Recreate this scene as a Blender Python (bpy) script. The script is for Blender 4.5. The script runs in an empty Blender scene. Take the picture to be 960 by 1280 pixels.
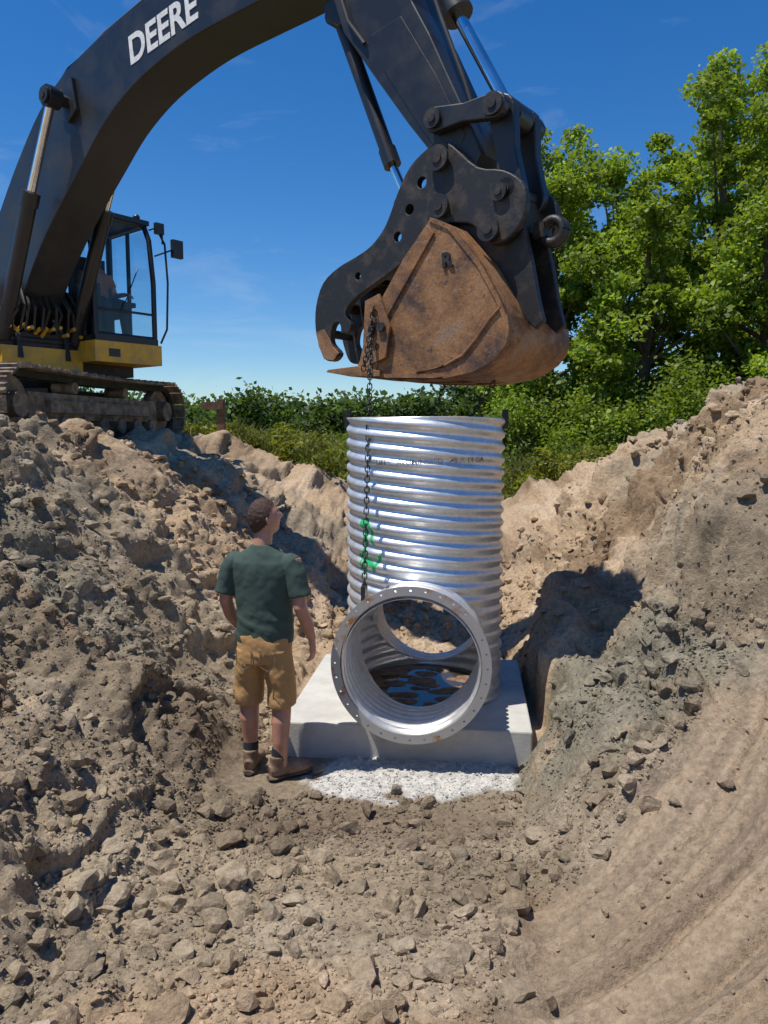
import bpy, math, numpy as np
from mathutils import Vector, Matrix
rng=np.random.default_rng(7)
scene=bpy.context.scene
scene.view_settings.view_transform='Standard'
scene.view_settings.look='None'
scene.view_settings.exposure=0
COL=scene.collection
# ---------------------------------------------------------------- noise
def hsh(ix,iy,seed=0):
    n=(ix.astype(np.int64)*374761393+iy.astype(np.int64)*668265263+seed*1442695041)&0xffffffff
    n=((n^(n>>13))*1274126177)&0xffffffff
    n=((n^(n>>16))*2246822519)&0xffffffff
    return ((n^(n>>15))&0xffffff)/float(0xffffff)
def vn(x,y,seed=0):
    ix=np.floor(x);iy=np.floor(y);fx=x-ix;fy=y-iy
    fx=fx*fx*fx*(fx*(fx*6-15)+10);fy=fy*fy*fy*(fy*(fy*6-15)+10)
    a=hsh(ix,iy,seed);b=hsh(ix+1,iy,seed);c=hsh(ix,iy+1,seed);d=hsh(ix+1,iy+1,seed)
    return (a*(1-fx)+b*fx)*(1-fy)+(c*(1-fx)+d*fx)*fy
def fbm(x,y,o=4,seed=0):
    s=0;a=.5;t=0
    for i in range(o):
        s=s+a*vn(x*2**i+17.3*i,y*2**i-9.1*i,seed+i);t+=a;a*=.5
    return s/t
def billow(x,y,o=3,seed=0):
    s=0;a=.5;t=0
    for i in range(o):
        s=s+a*np.abs(vn(x*2**i+7.3*i,y*2**i-3.1*i,seed+i)*2-1);t+=a;a*=.5
    return s/t
def pebbles(x,y,cell,seed,dens):
    gx=x/cell;gy=y/cell;ix=np.floor(gx);iy=np.floor(gy);out=np.zeros_like(x)
    for dx in(-1,0,1):
        for dy in(-1,0,1):
            cx=ix+dx;cy=iy+dy
            h1=hsh(cx,cy,seed);h2=hsh(cx,cy,seed+1);h3=hsh(cx,cy,seed+2);h4=hsh(cx,cy,seed+3);h5=hsh(cx,cy,seed+4)
            r=.22+.4*h3
            ex=(gx-cx-h1);ey=(gy-cy-h2);an=h5*3.14
            qx=(ex*np.cos(an)+ey*np.sin(an));qy=(-ex*np.sin(an)+ey*np.cos(an))*(1+.7*h1)
            d2=qx*qx+qy*qy+.5*qx*qx*qy/np.maximum(r,.1)
            h=np.minimum(np.sqrt(np.maximum(0,r*r-d2)),r*.75+qx*.3)*(h4<dens)
            out=np.maximum(out,h)
    return out*cell
def sst(a,b,x):
    t=np.clip((x-a)/(b-a),0,1);return t*t*(3-2*t)
# ---------------------------------------------------------------- terrain
def base(x,y):
    yy=np.clip(y,-5,14)
    s=x-(.25+(yy-5.5)*.12)
    z0=np.clip(.16*np.maximum(0,4.2-y),0,.9)+1.0*sst(7.3,11.5,y)
    run=np.interp(y,[2,4,6],[3.5,3.0,2.7])
    d=-s-1.12;t=np.clip(d/run,0,1);p=.8*t+.2*sst(0,1,t)
    zL=np.where(d>0,(2.13-.55*sst(13.4,17,y)-z0)*p,0)
    zL=zL+.22*np.exp(-((s+3.45)/.5)**2)*sst(9.5,6.0,y)
    cr=np.interp(y,[-5,3,4.5,6.5,9,12,15,30],[1.9,2.2,2.45,2.62,2.3,1.7,1.35,1.3])
    run=np.interp(y,[2,3.5,4.5,5.5,9,12],[3.9,3.3,2.6,2.1,2.2,2.2])
    d=s-.72;t=np.clip(d/run,0,1)
    pb=np.interp(t,[0,.16,.46,.60,.9,1],[0,.25,.38,.64,.96,1])
    w=sst(8,6.5,y)*sst(3.0,4.0,y)
    p=pb*w+(.85*t+.15*sst(0,1,t))*(1-w)
    zR=np.where(d>0,(cr-z0)*p,0)
    zR=zR-(cr-np.minimum(cr,1.9))*sst(0,2.2,d-run)
    z=z0+zL+zR
    far=sst(20,60,y)
    z=z*(1-far)+1.55*far
    return z,s,z0
def masks(x,y,s):
    e=.35*(fbm(x*1.5,y*1.5,3,92)-.5)
    r=np.sqrt(x**2+(y-5.2)**2)
    streak=sst(.35,.7,x+e)*sst(2.0,2.2,r+.5*e)*sst(3.7,3.4,r+e)*sst(4.15,3.85,y-.1*x+e)
    g=((x-.12)/.66)**2+((y-4.82)/.34)**2
    g=g+(fbm(x*5,y*5,3,91)-.5)*1.6
    gravel=sst(1.15,.8,g)
    plate=sst(-3.9,-4.3,s)
    grass=sst(12.6,13.8,y+2*(fbm(x*.7,y*.7,3,5)-.5))
    grass=np.maximum(grass,sst(3.6,5.0,s+1.5*(fbm(x*.8,y*.8,3,6)-.5))*sst(6,9,y))
    return streak,gravel,plate,grass
def parts_H(x,y):
    z,s,z0=base(x,y)
    streak,gravel,plate,grass=masks(x,y,s)
    bank=np.maximum(sst(-.9,-1.9,s),sst(.75,1.4,s))
    low=fbm(x*.55+3,y*.55,3,40)
    rough=sst(.38,.54,low+.14*(fbm(x*3,y*3,2,44)-.5)+.10*sst(-.2,-1.2,x)*sst(4.6,3.6,y)-.06*sst(-1.9,-2.6,s)*sst(4.5,5.5,y))
    dist=sst(60,14,y)
    wx=x+.22*(fbm(x*1.4,y*1.4,3,70)-.5);wy=y+.22*(fbm(x*1.4+9,y*1.4,3,71)-.5)
    det=(fbm(x*.8,y*.8,3,1)-.5)*.52*bank
    det=det+(billow(wx*1.6,wy*1.6,3,11)-.25)*.28*bank
    q=fbm(x*.6,y*.6,3,16)*6+s*.8;q=q-np.floor(q);det=det+(sst(0,.85,q)-sst(.85,1,q)-.5)*.13*bank*(1-plate)
    det=det+(billow(wx*4,wy*4,3,12)-.25)*.10*(.4+.6*bank)*(.3+.7*rough)
    pb=pebbles(wx,wy,.30,20,.5)*.32+pebbles(wx,wy,.14,25,.65)*.52+pebbles(x,y,.07,30,.7)*.68
    det=det+pb*(.15+.85*rough)*(.7+.25*bank)
    det=det+(fbm(x*9,y*9,3,33)-.5)*.055*(.3+.7*rough)+(fbm(x*22,y*22,2,34)-.5)*.026
    k=(1-.8*plate)*(1-.92*gravel)*(1-.93*streak)*(1-.75*grass)*dist
    m=np.exp(-(((x+.79)/.42)**2+((y-4.85)/.34)**2)**2)
    sl=sst(1.04,.94,np.abs(x-.23))*sst(1.0,.88,np.abs(y-5.86))
    k=k*(1-m)*(1-sl)
    r=np.sqrt((x-0)**2+(y-5.2)**2)+.05*fbm(x*1.2,y*1.2,2,63)
    zz=z+streak*(-.10+np.sin(r*40+3*fbm(x*2,y*2,2,60))*.009+np.sin(r*12)*.035+(vn(r*22,x*.3,61)-.5)*.08+(vn(r*65,x*.5,62)-.5)*.032+(fbm(x*7,y*7,3,64)-.5)*.03)
    zz=zz+gravel*(pebbles(x,y,.04,80,.8)*.5+.015)
    zz=zz*(1-m)+m*(pebbles(x,y,.07,30,.6)*.25)
    zz=zz*(1-sl)+sl*np.minimum(zz,.03)
    return zz,det*k,rough
def G(x,y):
    zz,det,rough=parts_H(x,y)
    e=.12
    gx=(base(x+e,y)[0]-base(x-e,y)[0])/(2*e);gy=(base(x,y+e)[0]-base(x,y-e)[0])/(2*e)
    l=np.sqrt(1+gx*gx+gy*gy)
    return x-gx/l*det,y-gy/l*det,zz+det/l,rough
def H(x,y):
    a=parts_H(x,y);return a[0]+a[1]
def make_mesh(name,V,F,smooth=False):
    me=bpy.data.meshes.new(name)
    V=np.asarray(V,dtype=np.float32);F=np.asarray(F,dtype=np.int32)
    k=F.shape[1]
    me.vertices.add(len(V));me.vertices.foreach_set('co',V.ravel())
    me.loops.add(F.size);me.loops.foreach_set('vertex_index',F.ravel())
    me.polygons.add(len(F));me.polygons.foreach_set('loop_start',np.arange(0,F.size,k,dtype=np.int32))
    me.update(calc_edges=True)
    me.polygons.foreach_set('use_smooth',np.full(len(F),smooth))
    me.validate()
    return me
def set_col(me,C,name='Col'):
    a=me.color_attributes.new(name,'FLOAT_COLOR','POINT')
    C=np.concatenate([C,np.ones((len(C),1))],1).astype(np.float32)
    a.data.foreach_set('color',C.ravel())
def obj(name,data,mat=None,parent=None,smooth=None):
    o=bpy.data.objects.new(name,data);COL.objects.link(o)
    if mat and data is not None: 
        if len(data.materials)==0:data.materials.append(mat)
    if parent:o.parent=parent
    if smooth is not None and data is not None:
        data.polygons.foreach_set('use_smooth',np.full(len(data.polygons),smooth))
    return o
# ---------------------------------------------------------------- materials
class N:
    def __init__(s,name):
        s.m=bpy.data.materials.new(name);s.m.use_nodes=True;s.t=s.m.node_tree;s.b=s.t.nodes['Principled BSDF']
        s.out=s.t.nodes['Material Output']
    def n(s,t,**k):
        x=s.t.nodes.new(t)
        for a,b in k.items():setattr(x,a,b)
        return x
    def l(s,a,b):s.t.links.new(a,b)
    def noise(s,scale,detail=5,rough=.6,co=None):
        x=s.n('ShaderNodeTexNoise');x.inputs['Scale'].default_value=scale;x.inputs['Detail'].default_value=detail;x.inputs['Roughness'].default_value=rough
        if co is None:
            if not hasattr(s,'co'):s.co=s.n('ShaderNodeTexCoord').outputs['Object']
            co=s.co
        s.l(co,x.inputs['Vector']);return x.outputs['Fac']
    def ramp(s,f,stops):
        r=s.n('ShaderNodeValToRGB');e=r.color_ramp.elements
        while len(e)<len(stops):e.new(.5)
        for i,(p,c) in enumerate(stops):
            e[i].position=p;e[i].color=(c[0],c[1],c[2],1) if not isinstance(c,(int,float)) else (c,c,c,1)
        s.l(f,r.inputs['Fac']);return r.outputs['Color']
    def mix(s,f,a,b,bt='MIX'):
        m=s.n('ShaderNodeMix',data_type='RGBA',blend_type=bt)
        for v,i in((f,0),(a,6),(b,7)):
            if isinstance(v,(int,float)):m.inputs[i].default_value=v
            elif isinstance(v,tuple):m.inputs[i].default_value=(*v,1)
            else:s.l(v,m.inputs[i])
        return m.outputs[2]
    def bump(s,h,st=.3,d=.01,prev=None):
        b=s.n('ShaderNodeBump');b.inputs['Strength'].default_value=st;b.inputs['Distance'].default_value=d;s.l(h,b.inputs['Height'])
        if prev is not None:s.l(prev,b.inputs['Normal'])
        return b.outputs['Normal']
def simple(name,c1,c2=None,rough=.5,metal=0,scale=6,bump=0,bs=40,lo=.4,hi=.62,r2=None):
    m=N(name)
    if c2 is None:c2=tuple(v*.75 for v in c1)
    f=m.ramp(m.noise(scale),[(lo,0.),(hi,1.)])
    m.l(m.mix(f,c1,c2),m.b.inputs['Base Color'])
    m.b.inputs['Metallic'].default_value=metal
    if r2 is None:m.b.inputs['Roughness'].default_value=rough
    else:m.l(m.mix(f,(rough,)*3,(r2,)*3),m.b.inputs['Roughness'])
    if bump:m.l(m.bump(m.noise(bs),bump,.01),m.b.inputs['Normal'])
    return m.m
m=N('soil')
at=m.n('ShaderNodeAttribute',attribute_name='Col')
n2=m.ramp(m.noise(26,5,.75),[(.32,.66),(.62,1.22)])
c=m.mix(1.,at.outputs['Color'],n2,'MULTIPLY')
m.l(c,m.b.inputs['Base Color']);m.b.inputs['Roughness'].default_value=.93
m.b.inputs['Specular IOR Level'].default_value=.15
nb=m.bump(m.noise(20,6,.75),.9,.032)
m.l(nb,m.b.inputs['Normal']);M_soil=m.m
M_conc=simple('concrete',(.56,.54,.485),(.43,.41,.37),.85,0,5,.25,90,.35,.7)
M_black=simple('black_paint',(.014,.0155,.0185),(.034,.032,.030),.36,0,3,.06,60,.42,.8,.55)
M_dark=simple('dark_steel',(.026,.025,.025),(.085,.066,.052),.5,.3,9,.2,50,.48,.75,.7)
M_yellow=simple('yellow_paint',(.72,.38,.02),(.50,.29,.05),.4,0,6)
M_chrome=simple('chrome',(.75,.77,.8),(.65,.67,.7),.13,1,6)
M_white=simple('white_lettering',(.8,.8,.78),(.65,.65,.62),.5,0,30)
M_rubber=simple('rubber_hose',(.02,.02,.02),(.035,.033,.03),.55)
M_ink=simple('stencil_ink',(.10,.10,.11),(.42,.42,.41),.5,.2,18,0,40,.42,.6)
M_trk=simple('track_steel',(.14,.10,.068),(.32,.24,.165),.8,.1,8,.3,50)
m=N('rusty_steel')
f=m.ramp(m.noise(2.6,8,.7),[(.36,(.085,.05,.035)),(.45,(.22,.105,.045)),(.55,(.35,.17,.065)),(.68,(.28,.20,.145))])
cz=m.n('ShaderNodeMapping');m.l(m.co,cz.inputs['Vector']);cz.inputs['Scale'].default_value=(3.5,9,9);cz.inputs['Rotation'].default_value=(0,0,.9)
sc=m.ramp(m.noise(4,8,.78,cz.outputs['Vector']),[(.54,0.),(.7,.55)])
c=m.mix(sc,f,(.40,.32,.26));c=m.mix(.7,c,m.ramp(m.noise(55,5,.75),[(.3,.5),(.62,1.25)]),'MULTIPLY')
pt=m.ramp(m.noise(9,5,.7),[(.62,0.),(.68,.8)]);c=m.mix(pt,c,(.06,.04,.032));m.l(c,m.b.inputs['Base Color'])
m.b.inputs['Metallic'].default_value=.25;m.l(m.ramp(m.noise(12,5,.6),[(.3,.42),(.7,.75)]),m.b.inputs['Roughness'])
m.l(m.bump(m.noise(36,6,.75),.45,.008),m.b.inputs['Normal']);M_rust=m.m
m=N('galvanised_steel')
f=m.ramp(m.noise(22,5,.6),[(.3,(.76,.755,.735)),(.7,(.92,.91,.885))])
vo=m.n('ShaderNodeTexVoronoi');vo.inputs['Scale'].default_value=60;m.l(m.co,vo.inputs['Vector'])
f=m.mix(.08,f,vo.outputs['Color'])
st=m.ramp(m.noise(3,7,.7),[(.56,0.),(.76,.55)])
f=m.mix(st,f,(.55,.48,.39))
at=m.n('ShaderNodeAttribute',attribute_name='paint')
f=m.mix(at.outputs['Fac'],f,(.02,.42,.13));m.l(f,m.b.inputs['Base Color'])
mm=m.n('ShaderNodeMath',operation='SUBTRACT');mm.inputs[0].default_value=.70;m.l(at.outputs['Fac'],mm.inputs[1]);mm.use_clamp=True
m.l(mm.outputs[0],m.b.inputs['Metallic'])
m.l(m.ramp(m.noise(9,5,.6),[(.3,.30),(.7,.48)]),m.b.inputs['Roughness']);M_galv=m.m
m=N('flange_steel')
st=m.ramp(m.noise(4.2,6,.65),[(.56,0.),(.64,1.)])
m.l(m.mix(st,(.48,.465,.43),(.38,.17,.045)),m.b.inputs['Base Color'])
m.l(m.ramp(st,[(0,.4),(1,.05)]),m.b.inputs['Metallic']);m.b.inputs['Roughness'].default_value=.55;M_flange=m.m
m=N('puddle_water');m.b.inputs['Base Color'].default_value=(.05,.035,.02,1);m.b.inputs['Roughness'].default_value=.03
m.l(m.bump(m.noise(9,2,.5),.05,.01),m.b.inputs['Normal']);M_water=m.m
m=N('cab_glass')
tr=m.n('ShaderNodeBsdfTransparent');tr.inputs['Color'].default_value=(.82,.91,.94,1);gl=m.n('ShaderNodeBsdfGlossy');gl.inputs['Roughness'].default_value=.02
fr=m.n('ShaderNodeFresnel');fr.inputs['IOR'].default_value=1.6;ms=m.n('ShaderNodeMixShader')
m.l(fr.outputs[0],ms.inputs[0]);m.l(tr.outputs[0],ms.inputs[1]);m.l(gl.outputs[0],ms.inputs[2]);m.l(ms.outputs[0],m.out.inputs['Surface']);M_glass=m.m
def leafmat(name,tint):
    m=N(name);at=m.n('ShaderNodeAttribute',attribute_name='Col')
    c=m.mix(1.,at.outputs['Color'],tint,'MULTIPLY')
    m.l(c,m.b.inputs['Base Color']);m.b.inputs['Roughness'].default_value=.5;m.b.inputs['Specular IOR Level'].default_value=.3
    tl=m.n('ShaderNodeBsdfTranslucent');m.l(m.mix(1.,c,(1.6,1.6,.6),'MULTIPLY'),tl.inputs['Color'])
    ms=m.n('ShaderNodeMixShader');ms.inputs[0].default_value=.42
    m.l(m.b.outputs[0],ms.inputs[1]);m.l(tl.outputs[0],ms.inputs[2]);m.l(ms.outputs[0],m.out.inputs['Surface']);return m.m
M_leaf=leafmat('leaves',(1.,1.,1.));M_grass=leafmat('grass_blades',(1.,1.,1.))
M_bark=simple('bark',(.12,.09,.065),(.07,.055,.04),.9,0,8,.6,30)
M_skin=simple('skin',(.50,.255,.165),(.44,.215,.135),.5,0,14,.1,90)
M_shirt=simple('green_shirt',(.046,.078,.060),(.040,.068,.053),.85,0,7,.15,160,.3,.8)
M_shorts=simple('tan_canvas',(.46,.265,.10),(.39,.22,.083),.85,0,9,.25,130,.3,.8)
M_sock=simple('dark_sock',(.02,.022,.03),(.03,.03,.035),.9)
M_boot=simple('boot_leather',(.16,.09,.055),(.28,.19,.12),.75,0,14,.3,60)
M_sole=simple('boot_sole',(.05,.04,.03),(.14,.10,.07),.9)
M_hair=simple('brown_hair',(.085,.035,.02),(.035,.016,.01),.6,0,60,.8,160)
M_eye=simple('eye',(.5,.5,.48),(.5,.5,.48),.3)
M_wood=simple('weathered_wood',(.20,.12,.07),(.12,.07,.045),.85,0,12,.3,40)
M_orange=simple('work_shirt',(.42,.17,.07),(.33,.13,.06),.85)
M_seat=simple('seat_fabric',(.03,.03,.035),(.05,.05,.055),.8)
# ---------------------------------------------------------------- ground mesh
g=.017
xs=np.arange(-4.6,4.6,g)
ex=[];st=g;v=4.6
while v<600:
    v+=st;st*=1.05;ex.append(v)
xs=np.concatenate([-np.array(ex)[::-1],xs,np.array(ex)])
ys=list(np.arange(1.7,7.6,g));v=ys[-1];st=g
while v<900:
    v+=st;st=max(g,min(st*1.03,.02*v));ys.append(v)
bk=[];v=1.7;st=g
while v>-40:
    v-=st;st*=1.09;bk.append(v)
ys=np.array(bk[::-1]+ys)
X,Y=np.meshgrid(xs,ys);x=X.ravel();y=Y.ravel()
gx_,gy_,gz_,rough_=G(x,y)
nx=len(xs);ny=len(ys)
I=np.arange(nx*ny).reshape(ny,nx)
F=np.stack([I[:-1,:-1].ravel(),I[:-1,1:].ravel(),I[1:,1:].ravel(),I[1:,:-1].ravel()],1)
me=make_mesh('ground',np.stack([gx_,gy_,gz_],1),F,True)
def lerp(a,b,t):return a*(1-t[:,None])+np.array(b)[None,:]*t[:,None]
def soilcol(x,y):
    s_=base(x,y)[1];streak,gravel,plate,grass=masks(x,y,s_)
    C=np.tile(np.array([.435,.315,.20]),(len(x),1))
    nA=fbm(x*.9,y*.9,5,101);nB=fbm(x*2.3,y*2.3,5,111);nC=fbm(x*.5,y*.5,4,121)
    C=lerp(C,(.27,.185,.112),sst(.46,.62,nA+.25*(nB-.5))*.9)
    C=lerp(C,(.54,.41,.28),sst(.52,.66,nB)*.75)
    nD=fbm(x*1.7,y*1.7,5,151);nE=fbm(x*6,y*6,3,152)
    cm=.85*sst(1.25,.65,((x-1.5)/.75)**2+((y-4.75)/.85)**2+(nD-.5)*2.6+(nE-.5)*.7)
    cm=np.maximum(cm,.7*sst(1.2,.6,((x+2.2)/.9)**2+((y-5.6)/.55)**2+(nD-.5)*2.8+(nE-.5)*.7))
    cm=np.maximum(cm,.6*sst(1.2,.6,((x-.9)/.5)**2+((y-4.1)/.4)**2+(nD-.5)*2.4))
    cm=np.maximum(cm,.45*sst(.52,.66,nC+.25*(nD-.5)))
    C=lerp(C,(.25,.228,.17),cm)
    r=np.sqrt(x**2+(y-5.2)**2)
    C=lerp(C,(.335,.25,.17),streak*.85)
    C=C*(1+streak*.35*(vn(r*26,x*.4,160)-.5)+streak*.25*(vn(r*80,x*.6,161)-.5))[:,None]
    C=lerp(C,(.62,.59,.53),gravel)
    damp=np.exp(-(((x+1.25)/.35)**2+((y-5.1)/.5)**2))+.8*np.exp(-(((x+.2)/1.0)**2+((y-4.1)/.35)**2)**2)*sst(.4,.6,nD)
    C=lerp(C,(.17,.12,.08),np.clip(damp,0,1)*.75)
    gg=lerp(np.tile(np.array([.07,.095,.028]),(len(x),1)),(.16,.15,.06),sst(.4,.7,fbm(x*.3,y*.3,3,131)))
    return C*(1-grass[:,None])+gg*grass[:,None]
set_col(me,soilcol(x,y))
ground=obj('ground',me,M_soil)
# ---------------------------------------------------------------- loose clods
def ico(sub):
    import bmesh
    bm=bmesh.new();bmesh.ops.create_icosphere(bm,subdivisions=sub,radius=1);bm.verts.ensure_lookup_table()
    V=np.array([v.co[:] for v in bm.verts]);F=np.array([[v.index for v in f.verts] for f in bm.faces]);bm.free();return V,F
IV,IF=ico(2)
def scatter(name,px,py,size,mat,cols,flat=.75,cuts=7,sub=2,jit=.07):
    V0,F0=ico(sub)
    n=len(px);qx,qy,pz,_=G(px,py)
    V=np.tile(V0[None],(n,1,1))
    for k in range(cuts):
        d=rng.normal(size=(n,1,3));d/=np.linalg.norm(d,axis=2,keepdims=True)
        dd=(V*d).sum(2,keepdims=True);cut=rng.uniform(.35,.75,(n,1,1))
        V=V-d*np.maximum(0,dd-cut)*.95
    V=V*(1+rng.normal(0,jit,(n,V.shape[1],1)))
    V=V*rng.uniform(.6,1.15,(n,1,3))*np.array([1,1,flat])
    a=rng.uniform(0,6.28,n);c,s=np.cos(a)[:,None],np.sin(a)[:,None]
    V=np.stack([V[:,:,0]*c-V[:,:,1]*s,V[:,:,0]*s+V[:,:,1]*c,V[:,:,2]],2)*size[:,None,None]
    V+=np.stack([qx,qy,pz+size*.2],1)[:,None,:]
    k=V.shape[1];FF=(F0[None]+np.arange(n)[:,None,None]*k).reshape(-1,3)
    me=make_mesh(name,V.reshape(-1,3),FF,False)
    set_col(me,np.repeat(cols,k,0));return obj(name,me,mat)
def clodpts(n,thr,y0,y1):
    px=rng.uniform(-4.2,4.2,n);py=rng.uniform(y0,y1,n)
    _,s_,_=base(px,py);st_,gr_,pl_,gs_=masks(px,py,s_)
    cl=fbm(px*1.1,py*1.1,3,140)+.12*sst(0,-1.2,px)*sst(5,3.8,py)
    keep=(rng.random(n)<sst(.38,.6,cl)+thr)&((st_<.3)|(rng.random(n)<.05))&(gr_<.3)&(gs_<.3)&~((np.abs(px-.23)<1.0)&(np.abs(py-5.86)<.97))&~((np.abs(px+.79)<.34)&(np.abs(py-4.85)<.34))&(np.abs(px)<.62*py+.5)
    return px[keep],py[keep]
px,py=clodpts(85000,.3,1.8,6.5);n=len(px)
sz=.004+.012*rng.random(n)**2
scatter('soil_crumbs',px,py,sz,M_soil,soilcol(px,py)*rng.uniform(.75,1.3,(n,1)),.8,4,1,.1)
px,py=clodpts(24000,.10,1.9,10);n=len(px)
sz=.012+.075*rng.random(n)**6
scatter('soil_clods',px,py,sz,M_soil,soilcol(px,py)*rng.uniform(.8,1.2,(n,1)),.8,7,2,.07)
n=2500;px=rng.uniform(-.6,.85,n);py=rng.uniform(4.4,5.2,n)
_,s_,_=base(px,py);gr_=masks(px,py,s_)[1];k=gr_>.4;px=px[k];py=py[k];n=len(px)
scatter('gravel',px,py,.005+.009*rng.random(n)**2,M_soil,np.array([.66,.63,.57])*rng.uniform(.65,1.2,(n,1)),.8,5,1)
scatter('rock',np.array([-1.08]),np.array([2.2]),np.array([.10]),M_soil,np.array([[.50,.40,.31]]),.8,8,3,.015)
# ---------------------------------------------------------------- generic builders
def tube(P,R,seg=16,ref=(1,0,0),cap=True,closed=False):
    P=[Vector(p) for p in P];V=[];Fc=[];n=len(P)
    ref=Vector(ref)
    for i,p in enumerate(P):
        t=(P[min(i+1,n-1)]-P[max(i-1,0)]).normalized()
        r=ref if abs(ref.dot(t))<.97 else Vector((0,1,0)) if abs(t.y)<.9 else Vector((0,0,1))
        sd=(r-t*r.dot(t)).normalized();up=t.cross(sd)
        rr=R[i] if hasattr(R,'__len__') else R
        rx,ry=rr if hasattr(rr,'__len__') else (rr,rr)
        for k in range(seg):
            a=2*math.pi*k/seg;V.append(p+sd*rx*math.cos(a)+up*ry*math.sin(a))
    for i in range(n-1):
        for k in range(seg):
            a=i*seg+k;b=i*seg+(k+1)%seg;Fc.append((a,b,b+seg,a+seg))
    if cap:
        Fc.append(tuple(range(seg))[::-1]);Fc.append(tuple((n-1)*seg+k for k in range(seg)))
    return [tuple(v) for v in V],Fc
def join(parts):
    V=[];Fc=[]
    for v,f in parts:
        o=len(V);V+=list(v);Fc+=[tuple(i+o for i in q) for q in f]
    return V,Fc
def mk(name,parts,mat,parent=None,smooth=True,autos=True):
    V,Fc=join(parts);me=bpy.data.meshes.new(name);me.from_pydata([tuple(v) for v in V],[],Fc);me.update()
    o=obj(name,me,mat,parent,smooth)
    if smooth and autos:
        try:me.set_sharp_from_angle(angle=math.radians(40))
        except Exception:pass
    return o
def box(x0,x1,y0,y1,z0,z1):
    v=[(x0,y0,z0),(x1,y0,z0),(x1,y1,z0),(x0,y1,z0),(x0,y0,z1),(x1,y0,z1),(x1,y1,z1),(x0,y1,z1)]
    return v,[(0,3,2,1),(4,5,6,7),(0,1,5,4),(1,2,6,5),(2,3,7,6),(3,0,4,7)]
def bevel(o,w=.01,seg=2):
    b=o.modifiers.new('bevel','BEVEL');b.width=w;b.segments=seg;b.limit_method='ANGLE';b.angle_limit=math.radians(35);return o
def bake(o):
    dg=bpy.context.evaluated_depsgraph_get();me=bpy.data.meshes.new_from_object(o.evaluated_get(dg));o.modifiers.clear();o.data=me;return o
def catmull(P,n=5):
    P=np.array(P,float);m=len(P);out=[]
    for i in range(m):
        a,b,c,d=P[i-1],P[i],P[(i+1)%m],P[(i+2)%m]
        for t in np.linspace(0,1,n,endpoint=False):
            out.append(.5*((2*b)+(-a+c)*t+(2*a-5*b+4*c-d)*t*t+(-a+3*b-3*c+d)*t**3))
    return [tuple(p) for p in out]
def plate(name,P,v0,v1,mat,parent,bev=.008,holes=(),seg=16):
    cu=bpy.data.curves.new(name,'CURVE');cu.dimensions='2D';cu.fill_mode='BOTH'
    def sp(Q):
        s=cu.splines.new('POLY');s.points.add(len(Q)-1)
        for i,q in enumerate(Q):s.points[i].co=(q[0],q[1],0,1)
        s.use_cyclic_u=True
    sp(P)
    for hx,hy,hr in holes:sp([(hx+hr*math.cos(t),hy+hr*math.sin(t)) for t in np.linspace(0,2*math.pi,seg,endpoint=False)])
    cu.extrude=max(.0005,abs(v1-v0)/2-bev);cu.bevel_depth=bev;cu.bevel_resolution=1;cu.offset=-bev
    t=bpy.data.objects.new('tmp',cu);COL.objects.link(t)
    dg=bpy.context.evaluated_depsgraph_get();me=bpy.data.meshes.new_from_object(t.evaluated_get(dg))
    bpy.data.objects.remove(t);me.transform(Matrix.Translation((0,0,(v0+v1)/2)))
    me.materials.clear()
    return obj(name,me,mat,parent,False)
def cyl(p0,p1,r,seg=20,ref=(.3,.5,.81)):return tube([p0,p1],r,seg,ref)
def empty(name,M=None):
    e=bpy.data.objects.new(name,None);COL.objects.link(e)
    if M is not None:e.matrix_world=M
    return e
# ---------------------------------------------------------------- slab
yaw=math.radians(-6.4)
sl=mk('concrete_slab',[box(-.857,.857,-.825,.825,-.1,.25)],M_conc,None,False)
sl.matrix_world=Matrix.Translation((.235,5.865,0))@Matrix.Rotation(yaw,4,'Z');bevel(sl,.012,2)
# ---------------------------------------------------------------- corrugated pipe
PC=Vector((.315,5.87,.25));phi=math.radians(-8)
PR=empty('corrugated_steel_pipe',Matrix.Translation(PC)@Matrix.Rotation(phi,4,'Z'))
Rp=.588;Hp=2.10;pit=.094;amp=.012;SZ=.49;RS=.452
nt=300;nz=int(Hp/pit*9)
th=np.linspace(0,2*math.pi,nt,endpoint=False);zz=np.linspace(0,Hp,nz)
T,Z=np.meshgrid(th,zz)
def prof(u):return np.sign(np.cos(u))*np.abs(np.cos(u))**.75
R_=Rp+amp*prof(2*math.pi*Z/pit+T*3)
Vx=np.stack([R_*np.cos(T),R_*np.sin(T),Z],2).reshape(-1,3)
I=np.arange(nt*nz).reshape(nz,nt);I2=np.roll(I,-1,1)
F=np.stack([I[:-1].ravel(),I2[:-1].ravel(),I2[1:].ravel(),I[1:].ravel()],1)
cen=Vx[F].mean(1);rad=np.hypot(cen[:,0],cen[:,2]-SZ)
F=F[rad>RS-.004]
me=make_mesh('riser_pipe',Vx,F,True)
tx=T.ravel();zx=Z.ravel()
def stroke(t0,z0,t1,z1,w):
    ax=(tx-t0)*Rp;az=zx-z0;bx=(t1-t0)*Rp;bz=z1-z0;h=np.clip((ax*bx+az*bz)/(bx*bx+bz*bz),0,1)
    return np.exp(-((ax-h*bx)**2+(az-h*bz)**2)/w**2)
r0=math.radians
pm=np.maximum.reduce([stroke(r0(229),1.36,r0(227),.98,.026),stroke(r0(224),1.35,r0(231),1.22,.024),stroke(r0(221),1.1,r0(236),1.05,.026),stroke(r0(233),1.33,r0(236),1.2,.02),stroke(r0(236),1.0,r0(243),1.12,.018),stroke(r0(222),1.0,r0(229),1.2,.02)])
nn=fbm(tx*10,zx*12,3,200);pm=sst(.35,.6,pm*(nn*.9+.5))
a=me.attributes.new('paint','FLOAT','POINT');a.data.foreach_set('value',pm.astype(np.float32))
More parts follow.
